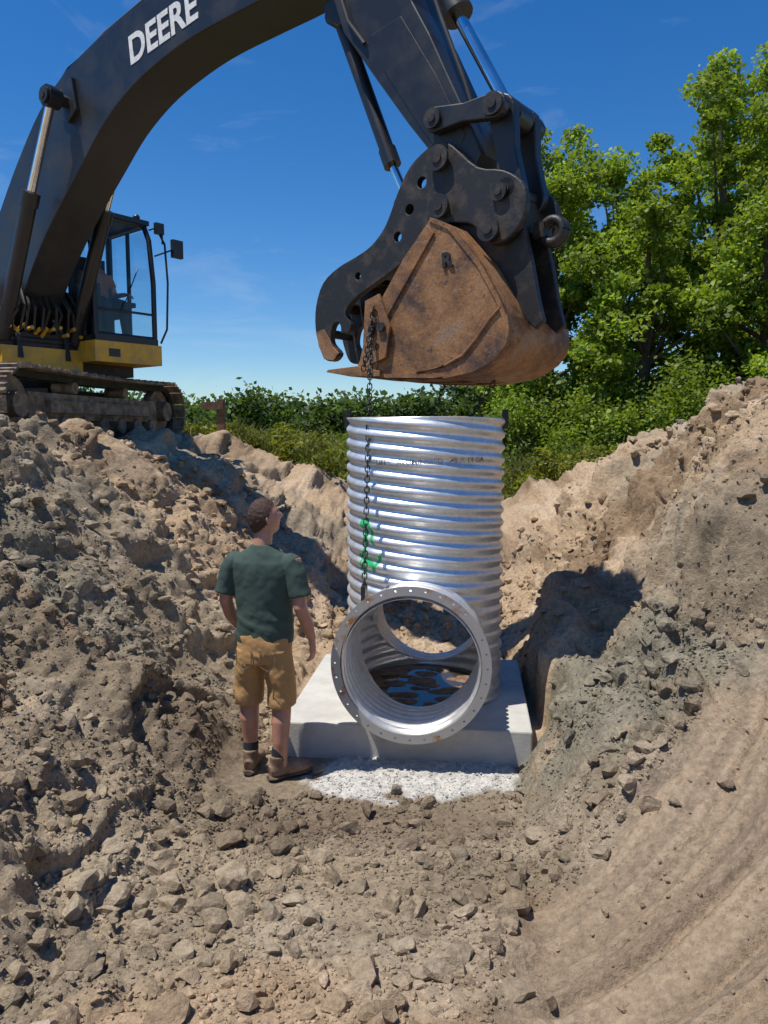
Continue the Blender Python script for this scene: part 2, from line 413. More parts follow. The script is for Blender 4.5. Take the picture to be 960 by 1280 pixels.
o=obj('riser_pipe',me,M_galv,PR)
so=o.modifiers.new('t','SOLIDIFY');so.thickness=.004
def stub(name,y0,y1):
    L=abs(y1);n=int(L/pit*9);nt2=160
    th=np.linspace(0,2*math.pi,nt2,endpoint=False);D=np.linspace(.30,L,n);T,D2=np.meshgrid(th,D)
    r=RS+.010*prof(2*math.pi*D2/pit*1.2+T*1)
    sg=-1 if y1<0 else 1
    x=r*np.cos(T);z=SZ+r*np.sin(T);yy=D2*sg
    surf=np.sqrt(np.maximum(0,(Rp-.008)**2-np.minimum(np.abs(x),Rp-.01)**2))
    cl=np.abs(yy)<surf
    yy=np.where(cl,surf*sg,yy)
    V=np.stack([x,yy,z],2).reshape(-1,3);I=np.arange(nt2*n).reshape(n,nt2);I2=np.roll(I,-1,1)
    F=np.stack([I[:-1].ravel(),I2[:-1].ravel(),I2[1:].ravel(),I[1:].ravel()],1)
    F=F[~(cl.ravel()[F].all(1))]
    me=make_mesh(name,V,F,True);a=me.attributes.new('paint','FLOAT','POINT')
    pp=np.exp(-(((T-math.radians(62))/.22)**2+((D2-.8)/.06)**2)).ravel()*(1 if sg<0 else 0)
    a.data.foreach_set('value',sst(.4,.6,pp*(.5+fbm((T*9).ravel(),(D2*20).ravel(),3,210))).astype(np.float32))
    o=obj(name,me,M_galv,PR);s=o.modifiers.new('t','SOLIDIFY');s.thickness=.004
    pts=[]
    for t in np.linspace(0,2*math.pi,97):
        xx=RS*math.cos(t);pts.append((xx*1.005,sg*(math.sqrt(max(0,Rp**2-xx**2))+.004),SZ+RS*math.sin(t)))
    mk(name+'_weld',[tube(pts,.014,8,(.2,.9,.3),False)],M_galv,PR)
stub('front_stub',0,-1.04);stub('rear_stub',0,.80)
def flange(name,yc,Ro,Ri,mat):
    hs=[(((Ro+Ri)/2+.004)*math.cos(t),((Ro+Ri)/2+.004)*math.sin(t),.0075) for t in np.linspace(0,2*math.pi,32,endpoint=False)]
    cu=bpy.data.curves.new(name,'CURVE');cu.dimensions='2D';cu.fill_mode='BOTH'
    for (cx,cy,r,s) in [(0,0,Ro,128),(0,0,Ri,128)]+[(h[0],h[1],h[2],10) for h in hs]:
        sp=cu.splines.new('POLY');sp.points.add(s-1);sp.use_cyclic_u=True
        for i in range(s):
            t=2*math.pi*i/s;sp.points[i].co=(cx+r*math.cos(t),cy+r*math.sin(t),0,1)
    cu.extrude=.006
    t=bpy.data.objects.new('tmp',cu);COL.objects.link(t);dg=bpy.context.evaluated_depsgraph_get()
    me=bpy.data.meshes.new_from_object(t.evaluated_get(dg));bpy.data.objects.remove(t);me.materials.clear()
    me.transform(Matrix.Translation((0,yc,SZ))@Matrix.Rotation(math.pi/2,4,'X'))
    o=obj(name,me,mat,PR,False)
    n=96;V=[];Fc=[]
    for k in range(n):
        a=2*math.pi*k/n
        for yy in(yc,yc+.05):V.append((Ri*math.cos(a),yy,SZ+Ri*math.sin(a)))
    for k in range(n):
        b=(k+1)%n;Fc.append((2*k,2*b,2*b+1,2*k+1))
    mk(name+'_sleeve',[(V,Fc)],mat,PR)
flange('flange_ring',-1.045,.523,.462,M_flange)
mk('lifting_lug',[box(-.62,-.575,-.03,.03,2.02,2.16),box(.575,.62,-.03,.03,2.02,2.16)],M_dark,PR,False)
mk('chain_lug',[box(-.365,-.335,-.80,-.70,.85,.95)],M_dark,PR,False)
tc=bpy.data.curves.new('t','FONT');tc.body='CLIFFS   ALUMINIZED   48 X 14 GA';tc.size=.05;tc.offset=.0005
t=bpy.data.objects.new('tmp',tc);COL.objects.link(t);dg=bpy.context.evaluated_depsgraph_get()
me=bpy.data.meshes.new_from_object(t.evaluated_get(dg));bpy.data.objects.remove(t);me.materials.clear()
for v in me.vertices:
    a=math.radians(236)+v.co.x*1.1/Rp;zc_=1.765+v.co.y+.03*(v.co.x)
    rr_=Rp+amp+.002
    v.co=Vector((rr_*math.cos(a),rr_*math.sin(a),zc_))
obj('stencil_lettering',me,M_ink,PR)
V=[(0,0,.012)];Fc=[]
for k in range(64):
    a=2*math.pi*k/64;r=.545;V.append((r*math.cos(a),r*math.sin(a),.012))
for k in range(64):Fc.append((0,1+k,1+(k+1)%64))
mk('water_puddle',[(V,Fc)],M_water,PR)
mudp=[]
for k in range(46):
    a=rng.uniform(0,6.28);r=.5*math.sqrt(rng.random());q=IV*np.array([rng.uniform(.04,.13),rng.uniform(.03,.08),.014])+np.array([r*math.cos(a),r*math.sin(a),.01])
    mudp.append(([tuple(v) for v in q],[tuple(f) for f in IF]))
mk('mud_patch',mudp,M_boot,PR)
# ---------------------------------------------------------------- chains
def chain(name,P0,P1,L=.052,w=.0085,rw=.0165,sag=0):
    P0=Vector(P0);P1=Vector(P1);d=P1-P0;n=max(2,int(d.length/(L*.72)));parts=[]
    for i in range(n):
        f=(i+.5)/n;c=P0.lerp(P1,f);c.z-=sag*4*f*(1-f);t=d.normalized()
        s=Vector((1,0,0)) if i%2 else Vector((0,1,0));s=(s+Vector((rng.normal(0,.15),rng.normal(0,.15),0)));s=(s-t*s.dot(t)).normalized()
        pts=[]
        for k in range(13):
            a=2*math.pi*k/12;pts.append(c-P0+t*(math.copysign(abs(math.cos(a))**.7,math.cos(a))*(L/2))+s*(math.sin(a)*rw))
        parts.append(tube(pts,w*.55,6,tuple(t.cross(s)),False))
    o=mk(name,parts,M_dark);o.location=P0;return o
Fm=Vector((-4.7,9.95,0));U=Vector((.787,-.617,0));NN=Vector((-.617,-.787,0))
def W(a,z,v):
    p=Fm+U*a+NN*v;return Vector((p.x,p.y,z))
ringtop=PC+Matrix.Rotation(phi,3,'Z')@Vector((-.35,-.75,.92))
chain('lifting_chain',W(6.24,3.06,.49),ringtop)
chain('lifting_chain',W(6.60,2.66,.0),PC+Vector((-.07,-.1,1.9)))
chain('lifting_chain',W(6.95,2.64,-.1),PC+Vector((.25,.1,1.95)))
chain('lifting_chain',W(6.27,3.16,.50),W(6.17,2.70,.50),sag=.03)
# ---------------------------------------------------------------- excavator
MX=Matrix(((U.x,0,NN.x,Fm.x),(U.y,0,NN.y,Fm.y),(0,1,0,0),(0,0,0,1)))
E=empty('excavator',MX)
boomP=[(-.22,3.95),(-.12,4.45),(.32,4.92),(.77,5.36),(1.29,5.78),(1.81,6.03),(2.44,6.19),(2.93,6.26),(3.5,6.33),(4.04,6.38),(4.87,6.39),(5.41,6.25),(5.68,6.04),(5.61,5.84),(5.13,5.80),(4.65,5.79),(4.01,5.77),(3.5,5.70),(3.02,5.58),(2.56,5.37),(2.15,5.08),(1.74,4.78),(1.32,4.44),(.95,4.08),(.62,3.72),(.2,3.5),(-.1,3.6)]
plate('boom',catmull(boomP,4),-.25,.25,M_black,E,.012)
plate('boom_rib',[(1.75,5.83),(2.05,5.93),(2.12,5.6),(1.95,5.5),(1.78,5.6)],-.30,.30,M_black,E,.01)
stickP=[(5.2,6.5),(5.35,6.15),(5.50,5.83),(5.64,5.53),(5.72,5.31),(6.05,4.87),(6.35,4.48),(6.55,4.24),(6.60,4.08),(6.72,4.0),(6.90,4.04),(6.97,4.15),(6.87,4.39),(6.70,4.72),(6.53,5.06),(6.38,5.32),(6.22,5.75),(6.1,6.2),(5.9,6.7),(5.5,6.9),(5.2,6.8)]
plate('stick',stickP,-.19,.19,M_black,E,.012)
plate('stick_side_plate',[(6.0,5.2),(6.28,5.25),(6.6,4.75),(6.84,4.3),(6.72,4.1),(6.45,4.45),(6.1,4.95)],-.197,.197,M_black,E,.004)
def pin(a,z,r=.055,w=.30,mat=None,cap=True):
    p=[cyl((a,z,-w),(a,z,w),r,24)]
    if cap:
        for s in(-1,1):p.append(cyl((a,z,s*w),(a,z,s*(w+.02)),r*1.35,24));p.append(cyl((a,z,s*(w+.02)),(a,z,s*(w+.03)),r*.6,12))
    return p
for v in(.45,-.45):
    P0=Vector((1.93,5.71,v));P1=Vector((1.40,4.81,v));P2=Vector((.62,3.35,v));d=(P2-P1).normalized()
    mk('boom_cylinder_rod',[cyl(P0,P1,.048)],M_chrome,E)
    mk('boom_cylinder_barrel',[cyl(P1-d*.02,P2,.085),cyl(P1-d*.05,P1+d*.10,.10),cyl((P0.x,P0.y,v-.07),(P0.x,P0.y,v+.07),.11)],M_black,E)
    mk('cylinder_hose_line',[tube([P1+d*.12+Vector((-.12,.06,0)),P1+d*.6+Vector((-.12,.06,0)),P2-d*.35+Vector((-.13,.06,0)),P2-d*.2+Vector((-.2,-.1,0))],.017,8)],M_rubber,E)
mk('boom_cylinder_pin',pin(1.93,5.71,.06,.53),M_dark,E)
d=(Vector((6.05,4.32,0))-Vector((5.55,5.49,0))).normalized()
mk('thumb_cylinder_barrel',[cyl((5.52,5.55,0),(6.05,4.32,0),.058),cyl(Vector((6.05,4.32,0))-d*.12,Vector((6.05,4.32,0))+d*.02,.07),cyl((5.53,5.55,-.09),(5.53,5.55,.09),.09)],M_black,E)
mk('thumb_cylinder_rod',[cyl((6.05,4.32,0),(6.24,3.95,0),.033)],M_chrome,E)
plate('thumb_cylinder_bracket',[(5.45,5.62),(5.62,5.66),(5.72,5.42),(5.6,5.42),(5.48,5.50)],-.12,.12,M_black,E)
d=(Vector((7.09,4.44,0))-Vector((6.64,5.23,0))).normalized()
mk('bucket_cylinder_barrel',[cyl(Vector((6.64,5.23,0))-d*1.5,(6.64,5.23,0),.095),cyl(Vector((6.64,5.23,0))-d*.16,Vector((6.64,5.23,0))+d*.02,.115),cyl(Vector((6.64,5.23,0))-d*.3,Vector((6.64,5.23,0))-d*.27,.105)],M_black,E)
mk('bucket_cylinder_rod',[cyl((6.64,5.23,0),(7.09,4.44,0),.047)],M_chrome,E)
mk('rod_end',[cyl((7.12,4.40,-.09),(7.12,4.40,.09),.10)],M_black,E)
mk('stick_hose',[tube([(6.42,5.9,.16),(6.47,5.5,.15),(6.6,5.15,.14),(6.78,4.7,.12),(6.86,4.45,.1)],.018,8),tube([(5.62,5.95,.22),(5.72,5.6,.24),(5.8,5.35,.22),(5.95,5.15,.21)],.016,8)],M_rubber,E)
def bar(name,p,q,w,v0,v1,mat):
    p=np.array(p);q=np.array(q);d=(q-p)/np.linalg.norm(q-p);n_=np.array([-d[1],d[0]]);P=[]
    a0=math.atan2(n_[1],n_[0])
    for t in np.linspace(0,math.pi,9):P.append(tuple(p+w*np.array([math.cos(a0+t),math.sin(a0+t)])))
    mid=(p+q)/2
    P.append(tuple(mid-n_*w*.72))
    for t in np.linspace(math.pi,2*math.pi,9):P.append(tuple(q+w*np.array([math.cos(a0+t),math.sin(a0+t)])))
    P.append(tuple(mid+n_*w*.72))
    return plate(name,P,v0,v1,mat,E,.01)
for s in(-1,1):
    bar('idler_link',(6.64,4.42),(7.12,4.40),.085,s*.22,s*.29,M_black)
    bar('bucket_link',(7.12,4.40),(7.20,3.86),.10,s*.11,s*.20,M_black)
mk('link_pins',pin(6.64,4.42,.05,.30)+pin(7.12,4.40,.055,.30)+pin(7.20,3.86,.05,.24)+pin(6.68,4.15,.065,.29),M_dark,E)
coup=[(6.56,4.10),(6.58,4.22),(6.68,4.27),(6.78,4.22),(6.98,4.04),(7.18,3.98),(7.32,3.88),(7.36,3.74),(7.31,3.60),(7.20,3.52),(7.08,3.52),(6.95,3.66),(6.80,3.70),(6.68,3.72),(6.60,3.82),(6.60,3.96)]
for s in(-1,1):plate('coupler_plate',catmull(coup,3),s*.20,s*.26,M_dark,E,.01)
mk('coupler_body',[box(6.70,7.1,3.74,3.98,-.2,.2),box(7.05,7.25,3.62,3.82,-.2,.2)],M_dark,E,False)
mk('coupler_pins',pin(6.70,3.82,.06,.30)+pin(7.10,3.60,.06,.30)+pin(7.16,3.84,.045,.27),M_dark,E)
def ring(c,R,r,v,seg=24):
    return tube([(c[0]+R*math.cos(t),c[1]+R*math.sin(t),v) for t in np.linspace(0,2*math.pi,seg+1)],r,10,(0,0,1),False)
mk('coupler_hook',[ring((7.42,3.60),.075,.032,.0),ring((7.42,3.60),.075,.032,-.05),box(7.3,7.38,3.56,3.66,-.08,.05)],M_dark,E)
ear=[(6.62,3.84),(6.68,3.93),(6.78,3.92),(7.0,3.80),(7.14,3.70),(7.30,3.62),(7.36,3.4),(7.42,3.12),(7.46,2.98),(7.40,2.93),(7.33,3.0),(7.12,3.32),(6.89,3.60),(6.70,3.70)]
for s in(-1,1):plate('bucket_ear',ear,s*.13,s*.185,M_dark,E,.008)
bk=[(6.73,3.71),(6.89,3.63),(7.13,3.35),(7.27,3.12),(7.325,3.0),(7.34,2.90),(7.32,2.82),(7.26,2.75),(7.18,2.70),(7.08,2.66),(6.90,2.63),(6.75,2.62),(6.33,2.64),(6.02,2.675),(6.10,2.80),(6.25,3.06),(6.47,3.37),(6.62,3.60)]
BW=.44
for s in(-1,1):plate('bucket_side',bk,s*(BW-.03),s*BW,M_rust,E,.004)
def strip(name,P,th,v0,v1,mat):
    P=np.array(P);out=[];inn=[]
    for i in range(len(P)):
        d=P[min(i+1,len(P)-1)]-P[max(i-1,0)];d=d/np.linalg.norm(d);n_=np.array([-d[1],d[0]]);out.append(tuple(P[i]));inn.append(tuple(P[i]+n_*th))
    V=[(p[0],p[1],v0) for p in out]+[(p[0],p[1],v1) for p in out]+[(p[0],p[1],v0) for p in inn]+[(p[0],p[1],v1) for p in inn]
    k=len(out);Fc=[]
    for i in range(k-1):
        Fc+=[(i,i+1,k+i+1,k+i),(2*k+i,3*k+i,3*k+i+1,2*k+i+1),(i,2*k+i,2*k+i+1,i+1),(k+i,k+i+1,3*k+i+1,3*k+i)]
    Fc+=[(0,k,3*k,2*k),(k-1,3*k-1,4*k-1,2*k-1)]
    return mk(name,[(V,Fc)],mat,E,True)
shell=bk[:14][::-1]
strip('bucket_shell',[(5.98,2.68)]+shell[1:],.028,-BW-.012,BW+.012,M_rust)
strip('bucket_heel_wear_plate',[(6.85,2.612),(7.08,2.645),(7.18,2.685),(7.27,2.738),(7.335,2.812),(7.357,2.90),(7.34,3.0)],.015,-BW-.02,BW+.02,M_rust)
for v in(-.3,0,.3):strip('bucket_wear_strip',[(6.1,2.652),(6.33,2.622),(6.75,2.602),(6.9,2.612)],.016,v-.05,v+.05,M_rust)
plate('cutting_edge',[(5.77,2.705),(5.79,2.722),(6.08,2.735),(6.3,2.69),(6.3,2.65),(6.02,2.66)],-BW-.03,BW+.03,M_rust,E,.003)
for s in(-1,1):
    plate('side_cutter',[(6.70,3.66),(6.76,3.60),(6.36,3.08),(6.25,2.70),(6.08,2.70),(6.14,2.92),(6.27,3.16),(6.5,3.46)],s*(BW),s*(BW+.016),M_rust,E,.003)
    plate('side_weld_pad',[(6.17,3.20),(6.30,3.24),(6.40,3.0),(6.36,2.78),(6.22,2.74),(6.15,2.9)],s*(BW+.016),s*(BW+.04),M_rust,E,.004,[(6.26,3.10,.03),(6.28,2.86,.025)])
    mk('side_bolts',[cyl((6.33,3.0,s*(BW+.02)),(6.33,3.0,s*(BW+.065)),.035,6),cyl((6.24,2.98,s*(BW+.02)),(6.24,2.98,s*(BW+.06)),.03,6)],M_dark,E,False)
mk('heel_weld',[tube([(6.62,2.66,BW+.005),(6.85,2.70,BW+.005),(7.0,2.76,BW+.005),(7.1,2.86,BW+.005),(7.2,2.98,BW+.005),(7.29,3.06,BW+.005)],.011,8)],M_rust,E)
def text(name,body,size,M,mat,parent,ext=.003,bold=0):
    tc=bpy.data.curves.new('t','FONT');tc.body=body;tc.size=size;tc.extrude=ext;tc.offset=bold
    t=bpy.data.objects.new('tmp',tc);COL.objects.link(t);dg=bpy.context.evaluated_depsgraph_get()
    me=bpy.data.meshes.new_from_object(t.evaluated_get(dg));bpy.data.objects.remove(t);me.materials.clear();me.transform(M)
    return obj(name,me,mat,parent)
text('raised_letter','R',.13,Matrix.Translation((6.83,3.36,BW+.004))@Matrix.Rotation(.08,4,'Z'),M_dark,E,.012,.006)
text('boom_lettering','DEERE',.37,Matrix.Translation((3.03,5.79,.2535))@Matrix.Rotation(math.radians(6.5),4,'Z'),M_white,E,.002,.009)
th_=[(6.50,4.27),(6.60,4.30),(6.72,4.25),(6.75,4.14),(6.70,4.0),(6.62,3.90),(6.56,3.80),(6.52,3.68),(6.38,3.56),(6.20,3.46),(6.02,3.38),(5.86,3.31),(5.76,3.24),(5.73,3.17),(5.79,3.10),(5.76,3.04),(5.70,3.04),(5.66,3.12),(5.60,3.11),(5.57,3.03),(5.58,2.96),(5.66,2.88),(5.60,2.82),(5.50,2.84),(5.44,2.95),(5.40,3.10),(5.41,3.28),(5.49,3.45),(5.65,3.55),(5.84,3.61),(5.99,3.67),(6.11,3.77),(6.18,3.88),(6.25,4.02),(6.36,4.18)]
for v in(.16,-.16):
    plate('thumb_plate',catmull(th_,3),v-.03,v+.03,M_dark,E,.005,[(6.36,3.88,.038),(6.25,3.70,.036),(5.86,3.46,.028),(6.47,4.05,.04)])
mk('thumb_spine',[box(6.0,6.3,3.60,3.64,-.13,.13),box(5.6,5.95,3.42,3.46,-.13,.13)],M_dark,E,False)
mk('thumb_crossbars',[cyl((6.24,3.95,-.16),(6.24,3.95,.16),.05),cyl((5.56,3.28,-.15),(5.56,3.28,.15),.05),cyl((5.50,3.05,-.15),(5.50,3.05,.15),.035)],M_dark,E)
plate('thumb_tooth',[(5.56,3.0),(5.60,2.93),(5.66,2.88),(5.60,2.82),(5.50,2.84),(5.44,2.95),(5.42,3.06),(5.5,3.08)],.191,.197,M_rust,E,.002)
# cab
ca0,ca1,cv0,cv1=.0,1.0,-.5,-1.42
mk('cab_lower_skirt',[box(ca0-.05,ca1+.06,3.12,3.38,cv1-.03,cv0+.03)],M_yellow,E,False)
bevel(E.children[-1],.03,3)
mk('cab_base',[box(ca0-.02,ca1+.03,3.38,3.46,cv1,cv0)],M_black,E,False)
posts=[]
for v in(cv0-.03,cv1+.03):
    posts+=[tube([(ca1,3.44,v),(ca1-.0,4.2,v),(ca1-.07,4.75,v),(ca1-.17,4.95,v)],.035,10),tube([(ca0,3.44,v),(ca0,4.95,v)],.045,10),
            tube([(ca0,4.93,v),(ca1-.17,4.95,v)],.035,10),tube([(.45,3.44,v),(.45,4.93,v)],.028,8)]
posts+=[tube([(ca1-.17,4.95,cv0-.03),(ca1-.17,4.95,cv1+.03)],.035,10),tube([(ca1,3.46,cv0-.03),(ca1,3.46,cv1+.03)],.035,10),tube([(ca1+.01,3.78,cv0-.03),(ca1+.01,3.78,cv1+.03)],.016,8)]
mk('cab_frame',posts,M_black,E)
mk('cab_roof',[box(ca0-.08,ca1-.12,4.96,5.02,cv1-.02,cv0+.02)],M_black,E,False);bevel(E.children[-1],.03,3)
mk('cab_roof_trim',[box(ca0-.08,ca1-.35,4.90,4.955,cv0-.0,cv0+.025),box(ca0-.09,ca0-.06,4.90,4.955,cv1,cv0)],M_yellow,E,False)
mk('cab_rear_panel',[box(ca0-.06,ca0-.03,3.4,4.1,cv1,cv0)],M_black,E,False)
def quad(a,b,c,d):return [a,b,c,d],[(0,1,2,3)]
mk('cab_windows',[quad((.02,3.5,cv0),(ca1-.03,3.5,cv0),(ca1-.16,4.9,cv0),(.02,4.9,cv0)),quad((.02,3.5,cv1),(ca1-.03,3.5,cv1),(ca1-.16,4.9,cv1),(.02,4.9,cv1)),
  quad((ca1+.005,3.48,cv0),(ca1+.005,3.48,cv1),(ca1+.005,4.2,cv1),(ca1+.005,4.2,cv0)),quad((ca1+.005,4.2,cv0),(ca1+.005,4.2,cv1),(ca1-.15,4.93,cv1),(ca1-.15,4.93,cv0)),quad((ca0-.045,4.1,cv0),(ca0-.045,4.1,cv1),(ca0-.045,4.93,cv1),(ca0-.045,4.93,cv0))],M_glass,E,False)
mk('wiper',[tube([(ca1+.03,3.8,-.9),(ca1+.02,4.35,-1.15)],.008,6)],M_black,E)
mk('cab_mirrors',[tube([(ca1-.1,4.9,cv1),(ca1+.10,4.93,cv1-.06),(ca1+.10,4.7,cv1-.06)],.012,6),box(ca1+.06,ca1+.12,4.82,4.96,cv1-.08,cv1+.04),
  tube([(ca1,4.55,cv1),(ca1+.14,4.66,cv1-.22)],.012,6),box(ca1+.11,ca1+.17,4.55,4.78,cv1-.34,cv1-.18)],M_black,E,False);bevel(E.children[-1],.015,2)
mk('cab_handrail',[tube([(ca1+.02,4.88,cv1-.05),(ca1+.12,4.7,cv1-.08),(ca1+.15,4.2,cv1-.09),(ca1+.12,3.6,cv1-.08),(ca1+.02,3.42,cv1-.05)],.014,8)],M_black,E)
mk('cab_seat',[box(.12,.55,3.75,3.87,-1.2,-.72),box(.10,.22,3.87,4.55,-1.18,-.74),box(.25,.45,3.46,3.75,-1.05,-.85)],M_seat,E,False);bevel(E.children[-1],.04,3)
mk('cab_console',[box(.35,.7,3.9,3.96,-.72,-.6),box(.35,.7,3.9,3.96,-1.32,-1.2),cyl((.62,3.96,-.66),(.66,4.12,-.66),.02),cyl((.62,3.96,-1.26),(.66,4.12,-1.26),.02),box(.82,.92,3.48,4.1,-.66,-.58)],M_seat,E,False)
mk('skirt_badge',[box(ca1+.061,ca1+.066,3.19,3.29,-.82,-.66)],M_black,E,False)
mk('work_light',[cyl((.75,5.05,-.6),(.85,5.05,-.6),.045),cyl((.75,5.05,-1.3),(.85,5.05,-1.3),.045)],M_black,E)
mk('house_deck',[box(-2.3,.55,2.98,3.12,-1.35,1.35)],M_dark,E,False)
mk('engine_hood',[box(-2.3,-.35,3.12,4.15,-1.35,1.35)],M_yellow,E,False);bevel(E.children[-1],.06,3)
mk('side_tank_box',[box(-.3,.3,3.12,3.75,.75,1.35)],M_yellow,E,False);bevel(E.children[-1],.05,3)
V=[];Fc=[];k=13
for zc in(3.05,4.0):
    for i in range(k):
        t=math.pi/2+math.pi*i/(k-1);V.append((-2.3+.75*math.cos(t),zc,1.35*math.sin(t)))
for i in range(k-1):Fc.append((i,i+1,k+i+1,k+i))
Fc+=[tuple(range(k))[::-1],tuple(range(k,2*k)),(0,k,2*k-1,k-1)]
mk('counterweight',[(V,Fc)],M_black,E,False)
for s in(-1,1):plate('boom_foot_bracket',[(-.35,3.12),(.75,3.12),(.7,3.40),(.35,3.7),(.1,3.85),(-.2,3.8)],s*.27,s*.33,M_dark,E)
mk('front_bracket',[box(.5,.72,3.0,3.26,-.50,.52)],M_yellow,E,False);bevel(E.children[-1],.03,2)
mk('front_bracket_top',[box(.5,.66,3.262,3.46,-.50,.52)],M_dark,E,False)
mk('boom_foot_pin',pin(.1,3.72,.07,.36)+pin(.62,3.35,.055,.55),M_dark,E)
hs=[]
for i in range(11):
    v=-.46+i*.09;q=rng.uniform(-.05,.05,6)
    hs.append(tube([(.35,3.4,v),(.74+q[0],3.45,v+q[1]),(.86+q[2],3.7+q[3],v*.9),(.7+q[4],3.95,v*.75),(.45,4.1+q[5],v*.6)],.017,8))
for i in range(4):
    v=.05+i*.1
    hs.append(tube([(.3,5.02,v*.5),(.8,5.42,v*.5),(1.3,5.86,v*.5),(1.8,6.12,v*.5),(2.5,6.27,v*.5),(3.2,6.37,v*.5),(4.0,6.46,v*.5)],.016,8))
mk('hydraulic_hoses',hs,M_rubber,E)
mk('hose_fittings',[cyl((.66+rng.uniform(-.05,.05),3.35+rng.uniform(0,.2),-.46+i*.09),(.78,3.42+rng.uniform(0,.1),-.46+i*.09),.024,8) for i in range(11)],M_yellow,E)
# undercarriage
Td=Vector((.17,.985,0)).normalized();Tr=Vector((Td.y,-Td.x,0));C0=Fm+U*(-.2)
MU=Matrix(((Td.x,-Tr.x,0,C0.x),(Td.y,-Tr.y,0,C0.y),(0,0,1,2.10),(0,0,0,1)))
UE=bpy.data.objects.new('undercarriage',None);COL.objects.link(UE);UE.parent=E;UE.matrix_local=MX.inverted()@MU
r=.36;hl=1.72;zc=.44
def loop(s):
    L=2*hl;C_=2*math.pi*r;tot=2*L+C_;s=s%tot
    if s<L:return (-hl+s,zc-r,0)
    s-=L
    if s<math.pi*r:a=s/r;return (hl+r*math.sin(a),zc-r*math.cos(a),a)
    s-=math.pi*r
    if s<L:
        x=hl-s;return (x,zc+r-.03*math.sin(math.pi*s/L),math.pi)
    s-=L;a=s/r;return (-hl-r*math.sin(a),zc+r*math.cos(a),math.pi+a)
tot=4*hl+2*math.pi*r;ns=50
for sgn in(-1,1):
    yc=sgn*1.16;parts=[];links=[]
    for i in range(ns):
        x,z_,a=loop(tot*i/ns);q=Matrix.Translation((x,yc,z_))@Matrix.Rotation(-a,4,'Y')
        for b in(box(-.088,.088,-.3,.3,-.045,-.02),box(-.085,-.065,-.3,.3,-.075,-.045),box(-.01,.008,-.3,.3,-.065,-.045),box(.065,.08,-.3,.3,-.065,-.045)):
            parts.append(([tuple(q@Vector(v)) for v in b[0]],b[1]))
        for yy in(-.09,.09):
            b=box(-.09,.09,yy-.025,yy+.025,-.02,.06);links.append(([tuple(q@Vector(v)) for v in b[0]],b[1]))
    mk('track_shoes',parts,M_trk,UE,False);mk('track_chain_links',links,M_dark,UE,False)
    mk('track_frame',[box(-1.5,1.5,yc-.13,yc+.13,.28,.58),box(-1.2,1.2,yc-.2,yc+.2,.36,.50)],M_trk,UE,False)
    rl=[]
    for xx in np.linspace(-1.3,1.3,7):rl+=[cyl((xx,yc-.17,.22),(xx,yc+.17,.22),.10,20)]
    for xx in(-.6,.6):rl.append(cyl((xx,yc-.14,.66),(xx,yc+.14,.66),.07,16))
    for xx in(-hl,hl):rl+=[cyl((xx,yc-.06,zc),(xx,yc+.06,zc),.31,32),cyl((xx,yc-.2,zc),(xx,yc+.2,zc),.14,20)]
    mk('track_rollers',rl,M_trk,UE)
mk('car_body',[box(-.7,.7,-1.0,1.0,.38,.66),box(-1.0,-.6,-1.05,1.05,.34,.56),box(.6,1.0,-1.05,1.05,.34,.56)],M_dark,UE,False)
mk('swing_bearing',[cyl((0,0,.66),(0,0,.9),.6,40)],M_dark,UE)
# ---------------------------------------------------------------- people
def remesh(name,parts,mat,parent,vox=.006,sm=4,noise=None):
    o=mk(name,parts,mat,None,True,False)
    r_=o.modifiers.new('r','REMESH');r_.mode='VOXEL';r_.voxel_size=vox;r_.use_smooth_shade=True
    if sm:
        q=o.modifiers.new('s','SMOOTH');q.iterations=sm;q.factor=.5
    bpy.context.view_layer.update();bake(o)
    me=o.data
    if noise:
        co=np.zeros(len(me.vertices)*3,np.float32);me.vertices.foreach_get('co',co);co=co.reshape(-1,3)
        nr=np.zeros(len(me.vertices)*3,np.float32);me.vertices.foreach_get('normal',nr);nr=nr.reshape(-1,3)
        co=co+nr*noise(co)[:,None];me.vertices.foreach_set('co',co.ravel().astype(np.float32));me.update()
    me.polygons.foreach_set('use_smooth',np.full(len(me.polygons),True))
    if len(me.materials)==0:me.materials.append(mat)
    o.parent=parent;return o
def sphere(c,r,seg=20,rings=14,M=None):
    V=[];Fc=[]
    for i in range(rings+1):
        p=math.pi*i/rings
        for k in range(seg):
            t=2*math.pi*k/seg;q=Vector((r[0]*math.sin(p)*math.cos(t),r[1]*math.sin(p)*math.sin(t),r[2]*math.cos(p)))
            if M:q=M@q
            V.append(tuple(q+Vector(c)))
    for i in range(rings):
        for k in range(seg):
            a=i*seg+k;b=i*seg+(k+1)%seg;Fc.append((a,a+seg,b+seg,b))
    return V,Fc
